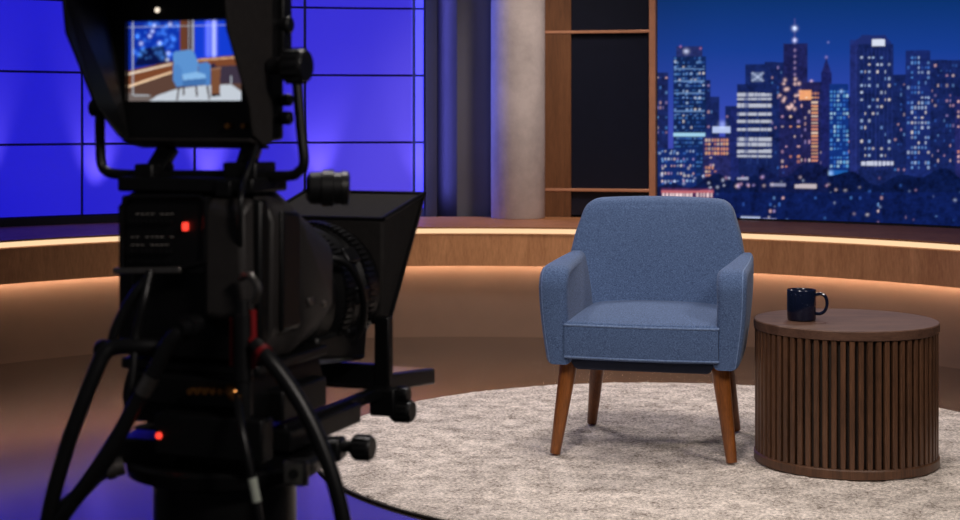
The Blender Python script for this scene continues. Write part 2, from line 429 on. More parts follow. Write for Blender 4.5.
# tower at left
R(676, 702, 46, 60, (34, 44, 100)); R(673, 706, 56, 190, (12, 36, 86))
wins(674, 705, 57, 176, 2.2, 4, 0.55, BL, 0.8, 0.45, 0.6); wins(674, 705, 60, 130, 4, 6, 0.4, WH, 0.5, 0.35, 0.8)
for y in (68, 80, 92, 110): R(674, 704, y, y + 1.4, (120, 160, 215), 0.6)
R(673, 705, 133, 136, (170, 220, 245), 0.9); dot(686, 51, 3, (220, 225, 250), 0.8); dot(680, 46, 1.2, (200, 120, 160), .8); dot(700, 48, 1.2, (200, 120, 160), .8)
# low block left
R(658, 696, 148, 196, (14, 40, 104)); wins(661, 694, 150, 184, 3.1, 7.4, 0.7, PK + WH, 0.6, 0.28, 0.9)
# warm low block
R(703, 730, 136, 192, (36, 40, 96)); wins(705, 728, 138, 152, 3, 4.5, 0.85, WA, 0.7, 0.6, 0.8); wins(705, 716, 166, 178, 3, 4, 0.8, WA, 0.7, 0.6, 0.8); wins(709, 715, 152, 166, 3, 4, 0.5, PK, 0.7, .5, .7)
R(712, 731, 126, 133, (190, 205, 245), 0.9); dot(722, 124, 4, (190, 205, 245), .5)
# banded tower
R(745, 766, 64, 88, (20, 36, 92)); R(737, 771, 84, 184, (18, 32, 84)); R(730, 738, 108, 180, (26, 36, 98))
R(751.5, 762.5, 72, 82, (120, 136, 170), .55)
for k in range(6): dot(752.5 + 2 * k, 73 + 1.4 * k, 1.2, (200, 210, 230), .6); dot(752.5 + 2 * k, 80 - 1.4 * k, 1.2, (200, 210, 230), .6)
for y, hh in ((93, 3), (97.5, 2.2), (103, 4), (112, 3.4), (119.5, 2.6), (128, 2.6), (137, 4), (142.5, 3.4), (149, 4), (155, 2)):
    R(737, 771, y, y + hh, (196, 200, 216), 0.85); wins(737, 771, y, y + hh, 3.2, 9, 0.4, [(40, 60, 120)], 0.5, 1, 0.6)
R(745, 748, 92, 152, (40, 56, 120), .6)
# spire tower
R(783, 807, 43, 190, (28, 32, 84)); R(779, 813, 82, 192, (28, 32, 84)); R(793.3, 795.4, 18, 44, (60, 70, 140))
dot(794.3, 28, 2.8, (225, 235, 255), 1.3); dot(794.3, 40, 2.4, (225, 225, 255), 1.1)
for y in range(50, 78, 6): dot(794.5, y, 1.6, (190, 160, 200), .6)
for y in range(78, 110, 5):
    for _ in range(3): dot(794 + rng.normal(0, 6), y + rng.random() * 4, 1.9, (255, 210, 190), .8)
wins(781, 812, 100, 168, 4, 5, 0.3, PK + WA, 0.55, 0.5, 0.75)
# orange lit block
R(801, 820, 82, 168, (32, 32, 80)); R(799, 811, 90, 100, (255, 176, 118), .85); wins(799, 820, 92, 100, 3, 4, 0.7, WA, .7, .6); wins(811, 818, 101, 162, 7, 3.4, 0.95, WA, 0.95, 0.6, 0.85)
wins(800, 810, 104, 164, 4, 6, 0.35, PK, .5, .5, .7)
# dark pointed tower
for k in range(16): R(826 - 0.2 - k * 0.28, 826 + 0.2 + k * 0.28, 56 + k, 57 + k, (30, 34, 92))
R(821, 831, 72, 190, (26, 32, 92)); dot(826, 57, 1.6, (200, 170, 210), .5); dot(828, 42, 1.0, (190, 180, 220), .5)
# cyan tower
R(829, 848, 84, 176, (16, 48, 122)); wins(830, 848, 90, 166, 3.2, 4.4, 0.72, [(110, 190, 245), (80, 150, 230), (180, 225, 250), (50, 110, 210)], 0.7, 0.55, 0.85)
R(829, 847, 170, 176, (30, 104, 190), .8); dot(841, 91, 2, (190, 225, 250), .8); dot(830, 173, 3, (190, 225, 250), .6)
# big round-shouldered tower
for k in range(10): R(850 + (10 - k) * 1.1, 892 - (10 - k) * 0.6, 35 + k, 36 + k, (30, 44, 108))
R(850, 893, 44, 192, (20, 34, 88)); R(850, 858, 40, 190, (34, 44, 112), .7)
R(872, 884, 39, 46, (225, 232, 250), .9); wins(860, 892, 56, 160, 4, 7, 0.5, WH, 0.5, 0.35, 0.9)
for x in range(855, 892, 4): R(x, x + .8, 48, 170, (40, 56, 130), .5)
R(861, 893, 161, 165, (225, 230, 250), .75); wins(861, 892, 161, 165, 4, 9, .5, [(30, 40, 100)], .3, 1, .9)
# skyline further right
R(905, 930, 50, 200, (24, 40, 104)); wins(907, 929, 56, 170, 3.4, 5, .5, BL + WH, .6, .5, .8)
R(955, 985, 96, 200, (34, 38, 100)); wins(957, 984, 100, 170, 3.6, 5, .6, WA + PK, .6, .5, .8)
R(1020, 1052, 68, 200, (22, 38, 100)); wins(1022, 1051, 74, 170, 3.6, 6, .5, WH, .6, .4, .8)
R(1085, 1120, 90, 200, (24, 44, 112)); wins(1087, 1119, 96, 170, 3.6, 5, .6, BL, .6, .5, .8)
# dark foreground roofs with lights
xs = np.arange(X0, X1, 1.0)
ridge = 168 + 5 * np.sin(xs / 17.0) + 4 * np.sin(xs / 7.3 + 1)
rr = np.interp(PX, xs, ridge); mk = PY > rr + 8 + 6 * (PX < 735); img[mk] = lin((8, 22, 66))
mk = (PY > rr) & (PX > 758) & (PX < 828); img[mk] = lin((14, 24, 70))
wins(658, 694, 152, 184, 3.6, 7.4, 0.3, BL + WH, 0.6, 0.3, 0.8)
mk = (PY > 192) & (PX > 712); img[mk] = lin((10, 26, 80))
R(660, 713, 188, 201, (84, 44, 88), .8); R(661, 713, 190, 193, (196, 104, 112), .9); wins(662, 712, 193, 197, 3.4, 9, .9, [(255, 225, 225)], .7, .45, .95)
for _ in range(16): dot(rng.uniform(735, 830), rng.choice([177, 184, 186]) + rng.normal(0, .8), 1.5, PK[rng.integers(4)], rng.uniform(.3, .9))
R(795, 816, 184, 188, (226, 210, 214), .7); R(770, 786, 183, 186, (180, 180, 210), .6); R(737, 748, 177, 180, (200, 200, 230), .6)
for x in range(742, 884, 9):
    if rng.random() < .55: wins(x, x + 7, 196, 214, 3.4, 6.5, .3, PK + BL, .6, .5, .85)
R(740, 760, 216, 219, (200, 214, 250), .7); R(762, 776, 218, 221, (170, 176, 236), .7)
for _ in range(34): dot(rng.uniform(825, 1110), rng.uniform(172, 222), rng.uniform(.8, 1.8), (WH + PK + BL)[rng.integers(12)], rng.uniform(.15, .6))
for _ in range(14): dot(rng.uniform(658, 880), rng.uniform(165, 222), rng.uniform(.8, 1.6), (WH + PK + BL)[rng.integers(12)], rng.uniform(.15, .6))
for _ in range(14): dot(rng.uniform(658, 730), rng.uniform(170, 188), rng.uniform(1, 1.8), (225, 230, 255), rng.uniform(.4, 1))
def blur(a):
    p = np.pad(a, ((1, 1), (1, 1), (0, 0)), mode='edge')
    return (p[:-2, 1:-1] + p[2:, 1:-1] + p[1:-1, :-2] + p[1:-1, 2:] + 2 * p[1:-1, 1:-1]) / 6
fld = rng.random((Hh, W, 1))
for _ in range(4): fld = blur(fld)
fld = (fld - fld.mean()) / fld.std()
grd = rng.random((Hh, W, 1))
for _ in range(40): grd = blur(grd)
grd = (grd - grd.mean()) / grd.std()
dk = np.clip(1 - img.max(-1, keepdims=True) / 0.25, 0, 1)           # streaky facade texture in the unlit parts only
tex = np.clip(1 + (0.22 * fld + 0.16 * grd) * (PY > 44)[..., None] * dk, 0.35, 1.8)
img = blur(blur(img * tex))
def picture_mesh(name, P3, im, mat, parent):
    """P3 (rows, cols, 3) points, im (rows, cols, 3) linear colours"""
    r_, c_ = P3.shape[:2]
    me = bpy.data.meshes.new(name)
    idx = np.arange(r_ * c_).reshape(r_, c_)
    q = np.stack([idx[1:, :-1], idx[1:, 1:], idx[:-1, 1:], idx[:-1, :-1]], -1).reshape(-1, 4)
    me.vertices.add(r_ * c_); me.vertices.foreach_set('co', P3.reshape(-1).astype(np.float32))
    me.loops.add(q.size); me.loops.foreach_set('vertex_index', q.reshape(-1).astype(np.int32))
    me.polygons.add(len(q)); me.polygons.foreach_set('loop_start', np.arange(0, q.size, 4, dtype=np.int32))
    me.update(calc_edges=True); me.validate()
    at = me.color_attributes.new('picture', 'FLOAT_COLOR', 'POINT')
    at.data.foreach_set('color', np.concatenate([np.clip(im, 0, 4), np.ones((r_, c_, 1))], -1).reshape(-1).astype(np.float32))
    me.materials.append(mat)
    o = bpy.data.objects.new(name, me); COL.objects.link(o); o.parent = parent
    return o
RV = 3.66
thA, thB = theta(657.5, RV), theta(1085, RV)
zV0, zV1 = 0.566, 2.12
vw = tag(empty('video_screen', pol(3.7, theta(800, RV), 0)), 'large curved video wall showing a blue night city skyline', 'screen')
nc, nr = 560, 400
ths = np.linspace(thA, thB, nc); zs = np.linspace(zV1, zV0, nr)
TH, ZZ = np.meshgrid(ths, zs)
wx, wy = CX + RV * np.sin(TH), CY + RV * np.cos(TH)
pxg = 480 + FPX * wx / wy; pyg = HZ - FPX * (ZZ - EYE) / wy
ii = np.clip(((pyg - Y0) * S).astype(int), 0, Hh - 1); jj = np.clip(((pxg - X0) * S).astype(int), 0, W - 1)
onto(vw, picture_mesh('screen', np.stack([wx, wy, ZZ], -1), img[ii, jj], M['video'], None))
onto(vw, arc_block(MB(), rect(RV + 0.004, RV + 0.06, 0.0, 2.9), thA - 0.003, thB + 0.02).build('screen_housing', M['jamb']))
onto(vw, arc_block(MB(), rect(RV - 0.012, RV + 0.003, zV1 + 0.002, zV1 + 0.03), thA - 0.002, thB + 0.02).build('screen_trim', M['copper']))
# ------------------------------------------------------------------ rug
RX, RY, RR = 0.690, 5.212, 1.236
mb = MB(); vs = [(RX, RY, 0.015)]; fs = []
nr_, na_ = 104, 460
for i in range(1, nr_ + 1):
    r = RR * i / nr_
    for k in range(na_):
        w = 2 * PI * k / na_; x, y = RX + r * math.cos(w), RY + r * math.sin(w)
        z = 0.0125 + 0.0035 * noise.noise((x * 60, y * 60, 0)) + 0.002 * noise.noise((x * 14, y * 14, 3)) + random.uniform(-0.0012, 0.0012)
        vs.append((x, y, min(z, 0.0148) if i < nr_ else 0.010))
for k in range(na_): fs.append((0, 1 + k, 1 + (k + 1) % na_))
for i in range(nr_ - 1):
    for k in range(na_):
        k2 = (k + 1) % na_; a_, b_ = 1 + i * na_, 1 + (i + 1) * na_
        fs.append((a_ + k, b_ + k, b_ + k2, a_ + k2))
o0 = len(vs)
for k in range(na_): w = 2 * PI * k / na_; vs.append((RX + RR * math.cos(w), RY + RR * math.sin(w), 0.0003))
b_ = 1 + (nr_ - 1) * na_
for k in range(na_): k2 = (k + 1) % na_; fs.append((b_ + k, o0 + k, o0 + k2, b_ + k2))
fs.append(tuple(o0 + k for k in reversed(range(na_))))
rug = mb.add(vs, fs).build('round_rug', M['rug'], angle=80)
rug.data.polygons.foreach_set('use_smooth', [True] * len(rug.data.polygons))
tag(rug, 'large round mottled beige pile rug lying under the armchair', 'rug')
MB().tube([(RX + (RR + 0.004) * math.cos(2 * PI * k / 160), RY + (RR + 0.004) * math.sin(2 * PI * k / 160), 0.0045) for k in range(160)], 0.0035, 8, True, 1).build('rug_binding', M['rugedge'], rug)
RUGZ = 0.015
# ------------------------------------------------------------------ armchair
ch = tag(empty('armchair', (0.579, 5.235, RUGZ), math.radians(-13.8)), 'blue fabric armchair with piped seams and tapered walnut legs on the round rug', 'armchair')
ch.scale = (0.98, 0.98, 0.995)
def crown(a, t): return (1 - a * a) * (1 - (2 * t - 1) ** 2)
# backrest
zb0, zb1, rc = 0.29, 0.820, 0.044
def back_w(z):
    w = np.interp(z, [0.29, 0.45, 0.62, 0.70, 0.83], [0.285, 0.300, 0.310, 0.294, 0.252])
    return float(w)
def back_pos(a, t, e, q):
    zt = zb1 - e; z = zb0 + e + (zt - zb0 - e) * (1 - (1 - t) ** 1.6)
    w = back_w(z) - e; top = zb1 - e; rr_ = max(rc - e * 0.5, 0.02)
    if z > top - rr_:
        s_ = z - (top - rr_); w -= rr_ - math.sqrt(max(rr_ * rr_ - s_ * s_, 0))
    x = a * w
    yb = 0.165 + (z - 0.43) * 0.29
    an = abs(x) / back_w(z)
    yb += -0.045 * an ** 3 * (1 - 0.4 * t)
    zc = z + 0.006 * (1 - a * a) * t
    y = yb + q
    if q == 0.0: y -= 0.014 * max(1 - an * an * 1.15, 0) * (1 - (2 * t - 1) ** 2)
    return (x - 0.018, y, zc - RUGZ)
bk = slab(back_pos, 22, 26, 0.030, 0.115)
bko = bk.build('backrest', M['fabric'], ch, angle=60)
MB().tube([back_pos(a, t, 0.004, 0.086) for a, t in bk.loop if t > 0.02], 0.0035, 6, False, 2).build('piping', M['piping'], bko)
# arms
def arm_pos(sgn):
    def f(a, t, e, q):
        # a: front(-1) .. back(+1); t: bottom..top; q: 0 outer face .. T inner face
        y0, y1 = -0.318 + e, 0.245 - e
        top = 0.628 - e; z0 = 0.312 + e; rcf = 0.075
        z = z0 + (top - z0) * (1 - (1 - t) ** 1.5)
        yf = y0 - 0.0 + 0.030 * (1 - (z - 0.288) / 0.36) * 0.6
        rr_ = max(rcf - e, 0.015)
        if z > top - rr_:
            s_ = z - (top - rr_); yf += rr_ - math.sqrt(max(rr_ * rr_ - s_ * s_, 0))
        y = yf + (y1 - yf) * (a + 1) / 2
        fr = (z - 0.288) / 0.36
        rise = 0.012 * (a + 1) / 2 * max(fr, 0)
        xo = 0.307 + 0.031 * math.sin(min(max(fr, 0), 1) * PI * 0.62) - 0.014 * ((a + 1) / 2) ** 2
        fk = max(fr, 0); x = xo - q * (1.0 + 0.18 * fk - 0.72 * ((a + 1) / 2) ** 1.1 * fk ** 3)
        return (sgn * x, y, z + rise - RUGZ)
    return f
for sgn in (-1, 1):
    f = arm_pos(sgn)
    sl = slab(f, 22, 20, 0.024, 0.084)
    ao = sl.build('armrest', M['fabric'], ch, angle=60)
    fl = [p for p in sl.loop]
    edge = [(a, t) for a, t in fl if a <= -0.99]
    edge.sort(key=lambda p: p[1])
    topl = sorted([(a, t) for a, t in fl if t >= 0.99 and a < 0.75])
    MB().tube([f(a, t, 0.006, 0.012) for a, t in edge + topl[1:]], 0.0032, 6, False, 2).build('piping', M['piping'], ao)
# seat cushion
def seat_pos(a, t, e, q):
    hw = 0.2485 - e - 0.018 * t ** 3
    yf, yk = -0.312 + e, 0.235 - e
    x = a * hw; u = a * a
    y = yf + (yk - yf) * t - 0.016 * (1 - u) * (1 - t)
    z = 0.453 - q + (0.024 * crown(a, t) ** 0.7 + 0.010 * t) * (1 if q < 0.03 else 0)
    return (x, y, z - RUGZ)
st = slab(seat_pos, 20, 18, 0.014, 0.122)
so = st.build('seat_cushion', M['fabric'], ch, angle=60)
MB().tube([seat_pos(a, t, 0.001, 0.011) for a, t in st.loop], 0.0042, 8, True, 2).build('piping', M['piping'], so)
MB().tube([seat_pos(a, t, 0.001, 0.113) for a, t in st.loop], 0.0036, 8, True, 2).build('piping', M['piping'], so)
# base under the cushion
def base_pos(a, t, e, q):
    hw = 0.238 - e - 0.03 * (q / 0.05)
    return (a * hw, -0.285 + e + (0.24 + 0.285 - 2 * e) * t + 0.012 * q / 0.05, 0.3305 - q - RUGZ)
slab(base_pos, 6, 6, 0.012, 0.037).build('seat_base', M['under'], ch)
for sx in (-1, 1):
    for (xt, yt, xf, yf, zt) in ((0.247, -0.235, 0.288, -0.268, 0.318), (0.220, 0.215, 0.258, 0.272, 0.318)):
        MB().prof((sx * xf, yf, 0.0028), (sx * xt, yt, zt - RUGZ), [(0, 0.0165), (0.01, 0.0175), (0.5, 0.0235), (0.9, 0.0285), (1.0, 0.029)], 24).build('leg', M['leg'], ch)
# ------------------------------------------------------------------ drum side table
TX, TY = 1.160, 4.965
tb = tag(empty('side_table', (TX, TY, RUGZ)), 'round dark walnut drum side table with vertical slats beside the armchair', 'side table')
def lathe(mb, pr, n): return mb.prof((0, 0, pr[0][1]), (0, 0, pr[-1][1]), [((z - pr[0][1]) / (pr[-1][1] - pr[0][1]), r) for r, z in pr], n)
H_ = 0.446
lathe(MB(), [(0.284, H_ - 0.030), (0.2875, H_ - 0.028), (0.2875, H_ - 0.003), (0.2845, H_)], 96).build('tabletop', M['tabletop'], tb, angle=30)
lathe(MB(), [(0.284, 0.0002), (0.2875, 0.002), (0.2875, 0.026), (0.284, 0.030)], 96).build('base_ring', M['table'], tb, angle=30)
lathe(MB(), [(0.268, 0.0302), (0.268, H_ - 0.0302)], 96).build('drum', M['tabledark'], tb)
mb = MB()
for k in range(66):
    w = 2 * PI * (k + 0.3) / 66; rot = Matrix.Rotation(w, 3, 'Z')
    hw = 0.0082; za, zb = 0.0305, H_ - 0.0305; pts = [(-hw, 0.269), (-hw, 0.281), (-hw + 0.002, 0.2835), (hw - 0.002, 0.2835), (hw, 0.281), (hw, 0.269)]
    mb.sections([[rot @ Vector((x, r, z)) for x, r in pts] for z in (za, zb)])
mb.build('slats', M['table'], tb, angle=25)
# ------------------------------------------------------------------ mug
mg = tag(empty('mug', (1.016, 4.945, RUGZ + H_ + 0.0003), math.radians(-12)), 'navy speckled glazed mug with handle standing on the drum side table', 'mug')
pr = [(0, 0.040), (0.012, 0.0425), (0.06, 0.0445), (0.5, 0.0455), (0.97, 0.0455), (0.99, 0.0448), (1.0, 0.0432)]
mb = MB(); n = 48; vs = []; fs = []
hh = 0.098
ring = [(r, t * hh) for t, r in pr] + [(0.0418, hh * 0.985), (0.0412, hh * 0.9), (0.0405, hh * 0.2), (0.036, hh * 0.08), (0.001, hh * 0.075)]
for r, z in ring:
    for k in range(n): w = 2 * PI * k / n; vs.append((r * math.cos(w), r * math.sin(w), z))
for i in range(len(ring) - 1):
    for k in range(n): k2 = (k + 1) % n; fs.append((i * n + k, i * n + k2, (i + 1) * n + k2, (i + 1) * n + k))
fs.append(tuple(reversed(range(n))))
mb.add(vs, fs).build('mug_body', M['mug'], mg, angle=50)
MB().tube([(0.0440, 0, 0.082), (0.060, 0, 0.0845), (0.074, 0, 0.075), (0.0785, 0, 0.053), (0.072, 0, 0.032), (0.058, 0, 0.022), (0.0438, 0, 0.022)], 0.0052, 10, False, 6).build('handle', M['mug'], mg)
# ------------------------------------------------------------------ studio camera (local frame: u right, v towards the lens, z up)
TA = math.radians(20); TO = Vector((-0.458, 2.5, 0.0))
Fv = Vector((math.sin(TA), math.cos(TA), 0)); Rv = Vector((math.cos(TA), -math.sin(TA), 0))
def Lv(px, py, v):
    dx, dz = (px - 480) / FPX, -(py - HZ) / FPX
    t = (v + TO.dot(Fv)) / (Vector((dx, 1, 0)).dot(Fv)); wv = Vector((t * dx, t, 0)) - TO
    return Vector((wv.dot(Rv), v, EYE + t * dz))
tv = tag(empty('studio_camera', TO, -TA), 'large black broadcast studio camera with viewfinder, box lens and prompter hood in the left foreground', 'camera')
# body
def body_sec(v, hw, z0, z1, c):
    return [(-hw + 0.02, v, z0), (hw - 0.03, v, z0), (hw, v, z0 + 0.05), (hw + 0.002, v, z1 - c - 0.02), (hw - 0.006, v, z1 - c), (hw - c - 0.01, v, z1), (-hw + c, v, z1), (-hw, v, z1 - c), (-hw, v, z0 + 0.02)]
body = MB().sections([body_sec(0.0, 0.140, 0.715, 0.980, 0.022), body_sec(0.09, 0.141, 0.713, 0.982, 0.030), body_sec(0.10, 0.146, 0.712, 0.968, 0.03), body_sec(0.235, 0.134, 0.735, 0.915, 0.03)]).build('body', M['charcoal'], tv, bevel=0.005)
MB().sections([[(0.142, 0.02, 0.76), (0.142, 0.085, 0.76), (0.142, 0.085, 0.95), (0.142, 0.02, 0.955)], [(0.149, 0.022, 0.765), (0.149, 0.083, 0.765), (0.149, 0.083, 0.945), (0.149, 0.022, 0.95)]]).build('side_cover', M['black'], body, bevel=0.003)
MB().box((0.150, 0.115, 0.80), (0.006, 0.016, 0.012)).build('latch', M['metal'], body, bevel=0.002); MB().box((0.148, 0.17, 0.79), (0.006, 0.010, 0.010)).build('latch', M['metal'], body, bevel=0.002)
MB().box((0, 0.11, 0.704), (0.25, 0.25, 0.018)).build('mounting_plate', M['black'], tv, bevel=0.004)
# rear adaptor and recessed rear
MB().box((0.018, -0.012, 0.845), (0.235, 0.028, 0.255)).build('rear_cover', M['black'], tv, bevel=0.006)
MB().sections([[(0.05, -0.055, 0.79), (0.122, -0.055, 0.79), (0.128, -0.026, 0.77), (0.044, -0.026, 0.77)], [(0.05, -0.055, 0.955), (0.115, -0.055, 0.955), (0.126, -0.026, 0.978), (0.044, -0.026, 0.978)]]).build('power_adaptor', M['charcoal'], tv, bevel=0.008)
# control panel on the rear left
c0, c1 = Lv(121, 272, -0.05), Lv(206, 197, -0.05)
pc = (c0 + c1) / 2
cp = MB().box((pc.x, -0.036, pc.z), (c1.x - c0.x, 0.030, c1.z - c0.z)).build('control_panel', M['black'], tv, bevel=0.004)
fr = MB()
q = [Lv(122, 271, -0.055), Lv(180, 269, -0.055), Lv(204, 262, -0.055), Lv(206, 201, -0.055), Lv(200, 197, -0.055), Lv(129, 197, -0.055), Lv(121, 207, -0.055)]
fr.tube(q, 0.0045, 8, True, 1); fr.build('panel_frame', M['darkmetal'], cp)
for r_, yy_ in enumerate((214, 222, 237, 245, 252, 262)):
    mk = MB()
    for k in range(9):
        p = Lv(132 + k * 4.9, yy_, -0.053)
        if r_ in (1, 4): MB().cyl((p.x, -0.0512, p.z), (p.x, -0.060, p.z), 0.0030, 0.0026, 10).build('button', M['darkmetal'], cp)
        elif r_ == 5: MB().box((p.x, -0.0545, p.z), (0.005, 0.006, 0.004)).build('switch', M['darkmetal'], cp)
        if r_ in (0, 2, 3) and (k * 7 + r_ * 3) % 5 != 0: mk.box((p.x, -0.0514, p.z), (0.0055, 0.0006, 0.0011))
    if mk.v: mk.build('legend_row', M['legend'], cp)
e0, e1 = Lv(114, 271, -0.06), Lv(181, 270, -0.06)
MB().bar(e0, e1, 0.008, 0.010).build('lower_bar', M['metal'], cp, bevel=0.002)
p = Lv(185.5, 226.5, -0.055)
MB().box((p.x, -0.055, p.z), (0.0062, 0.012, 0.0125)).build('tally_light', M['tally'], cp, bevel=0.0015)['label'] = 'glowing red tally light'
# connectors low on the rear
mb = MB()
for k in range(6):
    p = Lv(192 + 7.6 * k, 391, -0.06); mb.prof((p.x, -0.052, p.z), (p.x, -0.068, p.z), [(0, 0.0042), (0.5, 0.0042), (0.5, 0.0055), (1, 0.005)], 12)
mb.build('connector_row', M['brass'], tv)
MB().box((0.02, -0.040, 0.672), (0.17, 0.022, 0.046)).build('connector_box', M['black'], tv, bevel=0.004)
# rear handle grip with red sleeved sides
g0, g1 = Lv(243, 300, -0.085), Lv(244, 425, -0.085)
gp = MB().prof(g1, g0, [(0, 0.011), (0.05, 0.0125), (0.35, 0.0125), (0.36, 0.0145), (0.88, 0.0145), (0.9, 0.011), (1, 0.010)], 20).build('rear_grip', M['rubber'], tv)
MB().tube([Lv(253, 310, -0.083), Lv(253.5, 340, -0.083), Lv(254, 368, -0.083)], 0.0052, 8, False, 4).build('red_sleeve', M['red'], gp)['label'] = 'red sleeve'
MB().tube([Lv(232, 318, -0.083), Lv(232, 366, -0.083)], 0.0042, 8, False, 4).build('red_sleeve', M['red'], gp)
MB().tube([Lv(240, 278, -0.07), Lv(250, 276, -0.08), Lv(258, 288, -0.085), Lv(254, 302, -0.08)], 0.006, 8).build('grip_clip', M['metal'], gp)
# lens
zc = 0.782
lens = MB().prof((0, 0.235, zc), (0, 0.47, zc), [(0, 0.100), (0.04, 0.112), (0.22, 0.115), (0.24, 0.105), (0.34, 0.105), (0.36, 0.118), (0.62, 0.122), (0.64, 0.112), (0.72, 0.112), (0.74, 0.120), (1, 0.120)], 64).build('lens', M['black'], tv, angle=25)
for (va, rr_) in ((0.335, 0.123), (0.425, 0.125)):
    mb = MB()
    for k in range(72):
        w_ = 2 * PI * k / 72; rt = Matrix.Rotation(w_, 3, 'Y')
        mb.box(rt @ Vector((rr_ - 0.001, 0, 0)) + Vector((0, va, zc)), (0.006, 0.032, 0.006), rt)
    mb.build('grip_ring', M['rubber'], lens)
for k in range(3):
    w_ = math.radians(-35 + 35 * k); rt = Matrix.Rotation(-w_, 3, 'Y')
    MB().box(rt @ Vector((0.124, 0, 0)) + Vector((0, 0.375, zc)), (0.012, 0.05, 0.03), rt).build('lens_motor', M['darkmetal'], lens, bevel=0.004)
MB().tube([(0.10, 0.28, zc + 0.075), (0.128, 0.31, zc + 0.06), (0.135, 0.36, zc), (0.118, 0.38, zc - 0.07), (0.06, 0.36, zc - 0.115)], 0.006, 8).build('lens_cable', M['rubber'], lens)
MB().sections([[(x, 0.25, z) for x, z in ((0.0, zc - 0.12), (0.10, zc - 0.10), (0.10, zc - 0.06), (0, zc - 0.06))], [(x, 0.44, z) for x, z in ((0.02, zc - 0.14), (0.105, zc - 0.125), (0.11, zc - 0.06), (0, zc - 0.06))]]).build('servo_drive', M['black'], lens, bevel=0.008)
# prompter hood
hr = 0.134
rz0, rz1 = Lv(384, 326, 0.475).z, Lv(383, 219, 0.475).z
ft = Lv(424, 194, 0.66); fb = Lv(389, 320, 0.50)
hw_r, hw_t, hw_b = Lv(383, 219, 0.475).x, ft.x, fb.x
hood = MB()
vs = [(-hw_r, 0.475, rz0), (hw_r, 0.475, rz0), (hw_r, 0.475, rz1), (-hw_r, 0.475, rz1), (-hw_b, 0.50, fb.z), (hw_b, 0.50, fb.z), (hw_t, 0.66, ft.z), (-hw_t, 0.66, ft.z)]
hood.add(vs, [(0, 1, 2, 3), (0, 4, 5, 1), (1, 5, 6, 2), (2, 6, 7, 3), (3, 7, 4, 0), (4, 7, 6, 5)])
ho = hood.build('prompter_hood', M['cloth'], tv, bevel=0.006)
rim = MB()
rim.tube([vs[2], vs[6]], 0.0045, 8, False, 1); rim.tube([vs[3], vs[7]], 0.0045, 8, False, 1)
rim.tube([vs[6], vs[5], vs[4], vs[7]], 0.0065, 8, True, 1); rim.tube([vs[2], vs[3]], 0.0035, 8, False, 1)
rim.build('hood_frame', M['darkmetal'], ho)
gl = MB().add([Vector(vs[i]) * 0.97 + Vector((0, 0.03, 0.02)) for i in (4, 5, 6, 7)], [(0, 1, 2, 3)])
# prompter bracket, monitor, rails
br = MB()
for s_ in (-1, 1): br.box((s_ * 0.130, 0.462, (rz0 + 0.585) / 2 + 0.01), (0.030, 0.022, rz0 - 0.565))
br.box((0, 0.462, 0.625), (0.26, 0.018, 0.040))
br.build('prompter_bracket', M['black'], tv, bevel=0.003)
mo = MB().sections([[(x, 0.475, z) for x, z in ((-0.138, 0.594), (0.138, 0.594), (0.138, 0.624), (-0.138, 0.624))], [(x, 0.70, z) for x, z in ((-0.138, 0.572), (0.138, 0.572), (0.138, 0.602), (-0.138, 0.602))]]).build('prompter_monitor', M['black'], tv, bevel=0.003)
MB().add([(-0.125, 0.488, 0.6240), (0.125, 0.488, 0.6240), (0.125, 0.688, 0.6044), (-0.125, 0.688, 0.6044)], [(0, 1, 2, 3)]).build('screen', M['monitor'], mo)
for s_ in (-1, 1):
    rl = MB().bar((s_ * 0.125, 0.06 if s_ > 0 else 0.17, 0.596), (s_ * 0.125, 0.47, 0.596), 0.020, 0.022)
    rl.bar((s_ * 0.132, 0.05 if s_ > 0 else 0.17, 0.583), (s_ * 0.132, 0.32, 0.583), 0.034, 0.034)
    rl.build('support_rail', M['darkmetal'], tv, bevel=0.003)
MB().box((0.0, 0.19, 0.575), (0.27, 0.10, 0.022)).box((0.115, 0.12, 0.64), (0.05, 0.16, 0.05)).box((-0.115, 0.12, 0.64), (0.05, 0.16, 0.05)).build('rail_clamp', M['black'], tv, bevel=0.004)
def knob(p, ax, r, ln, parent, name='knob'):
    p = Vector(p); ax = Vector(ax).normalized()
    mb = MB().prof(p, p + ax * ln * 0.45, [(0, r * 0.5), (1, r * 0.5)], 16).prof(p + ax * ln * 0.4, p + ax * ln, [(0, r * 0.85), (0.12, r), (0.88, r), (1, r * 0.88)], 24)
    for k in range(14):
        w_ = 2 * PI * k / 14; qd = ax.to_track_quat('Z', 'Y').to_matrix()
        mb.bar(p + ax * ln * 0.48 + qd @ Vector((math.cos(w_) * r, math.sin(w_) * r, 0)), p + ax * ln * 0.92 + qd @ Vector((math.cos(w_) * r, math.sin(w_) * r, 0)), r * 0.16, r * 0.16)
    return mb.build(name, M['rubber'], parent)
knob((0.125, 0.475, 0.588 - 0.0), (0.3, 0.1, -1), 0.010, 0.02, tv)
knob(Lv(383, 393, 0.47), (1, 0, 0), 0.014, 0.052, tv); knob(Lv(378, 409, 0.47), (1, 0, 0), 0.020, 0.070, tv)
MB().box((0.135, 0.455, 0.578), (0.05, 0.03, 0.05)).build('rail_end_clamp', M['black'], tv, bevel=0.004)
k0 = Lv(340, 446, 0.17)
knob(k0, (1, 0.05, 0), 0.020, 0.058, tv)
MB().bar((0.08, 0.15, 0.545), (k0.x + 0.006, k0.y, k0.z - 0.004), 0.05, 0.036).build('clamp_arm', M['black'], tv, bevel=0.005)
# base under the body
MB().sections([[(-0.105, v, 0.615), (0.105, v, 0.615), (0.115, v, 0.655), (0.105, v, 0.6945), (-0.105, v, 0.6945), (-0.115, v, 0.655)] for v in (-0.03, 0.24)]).build('wedge_plate', M['black'], tv, bevel=0.004)
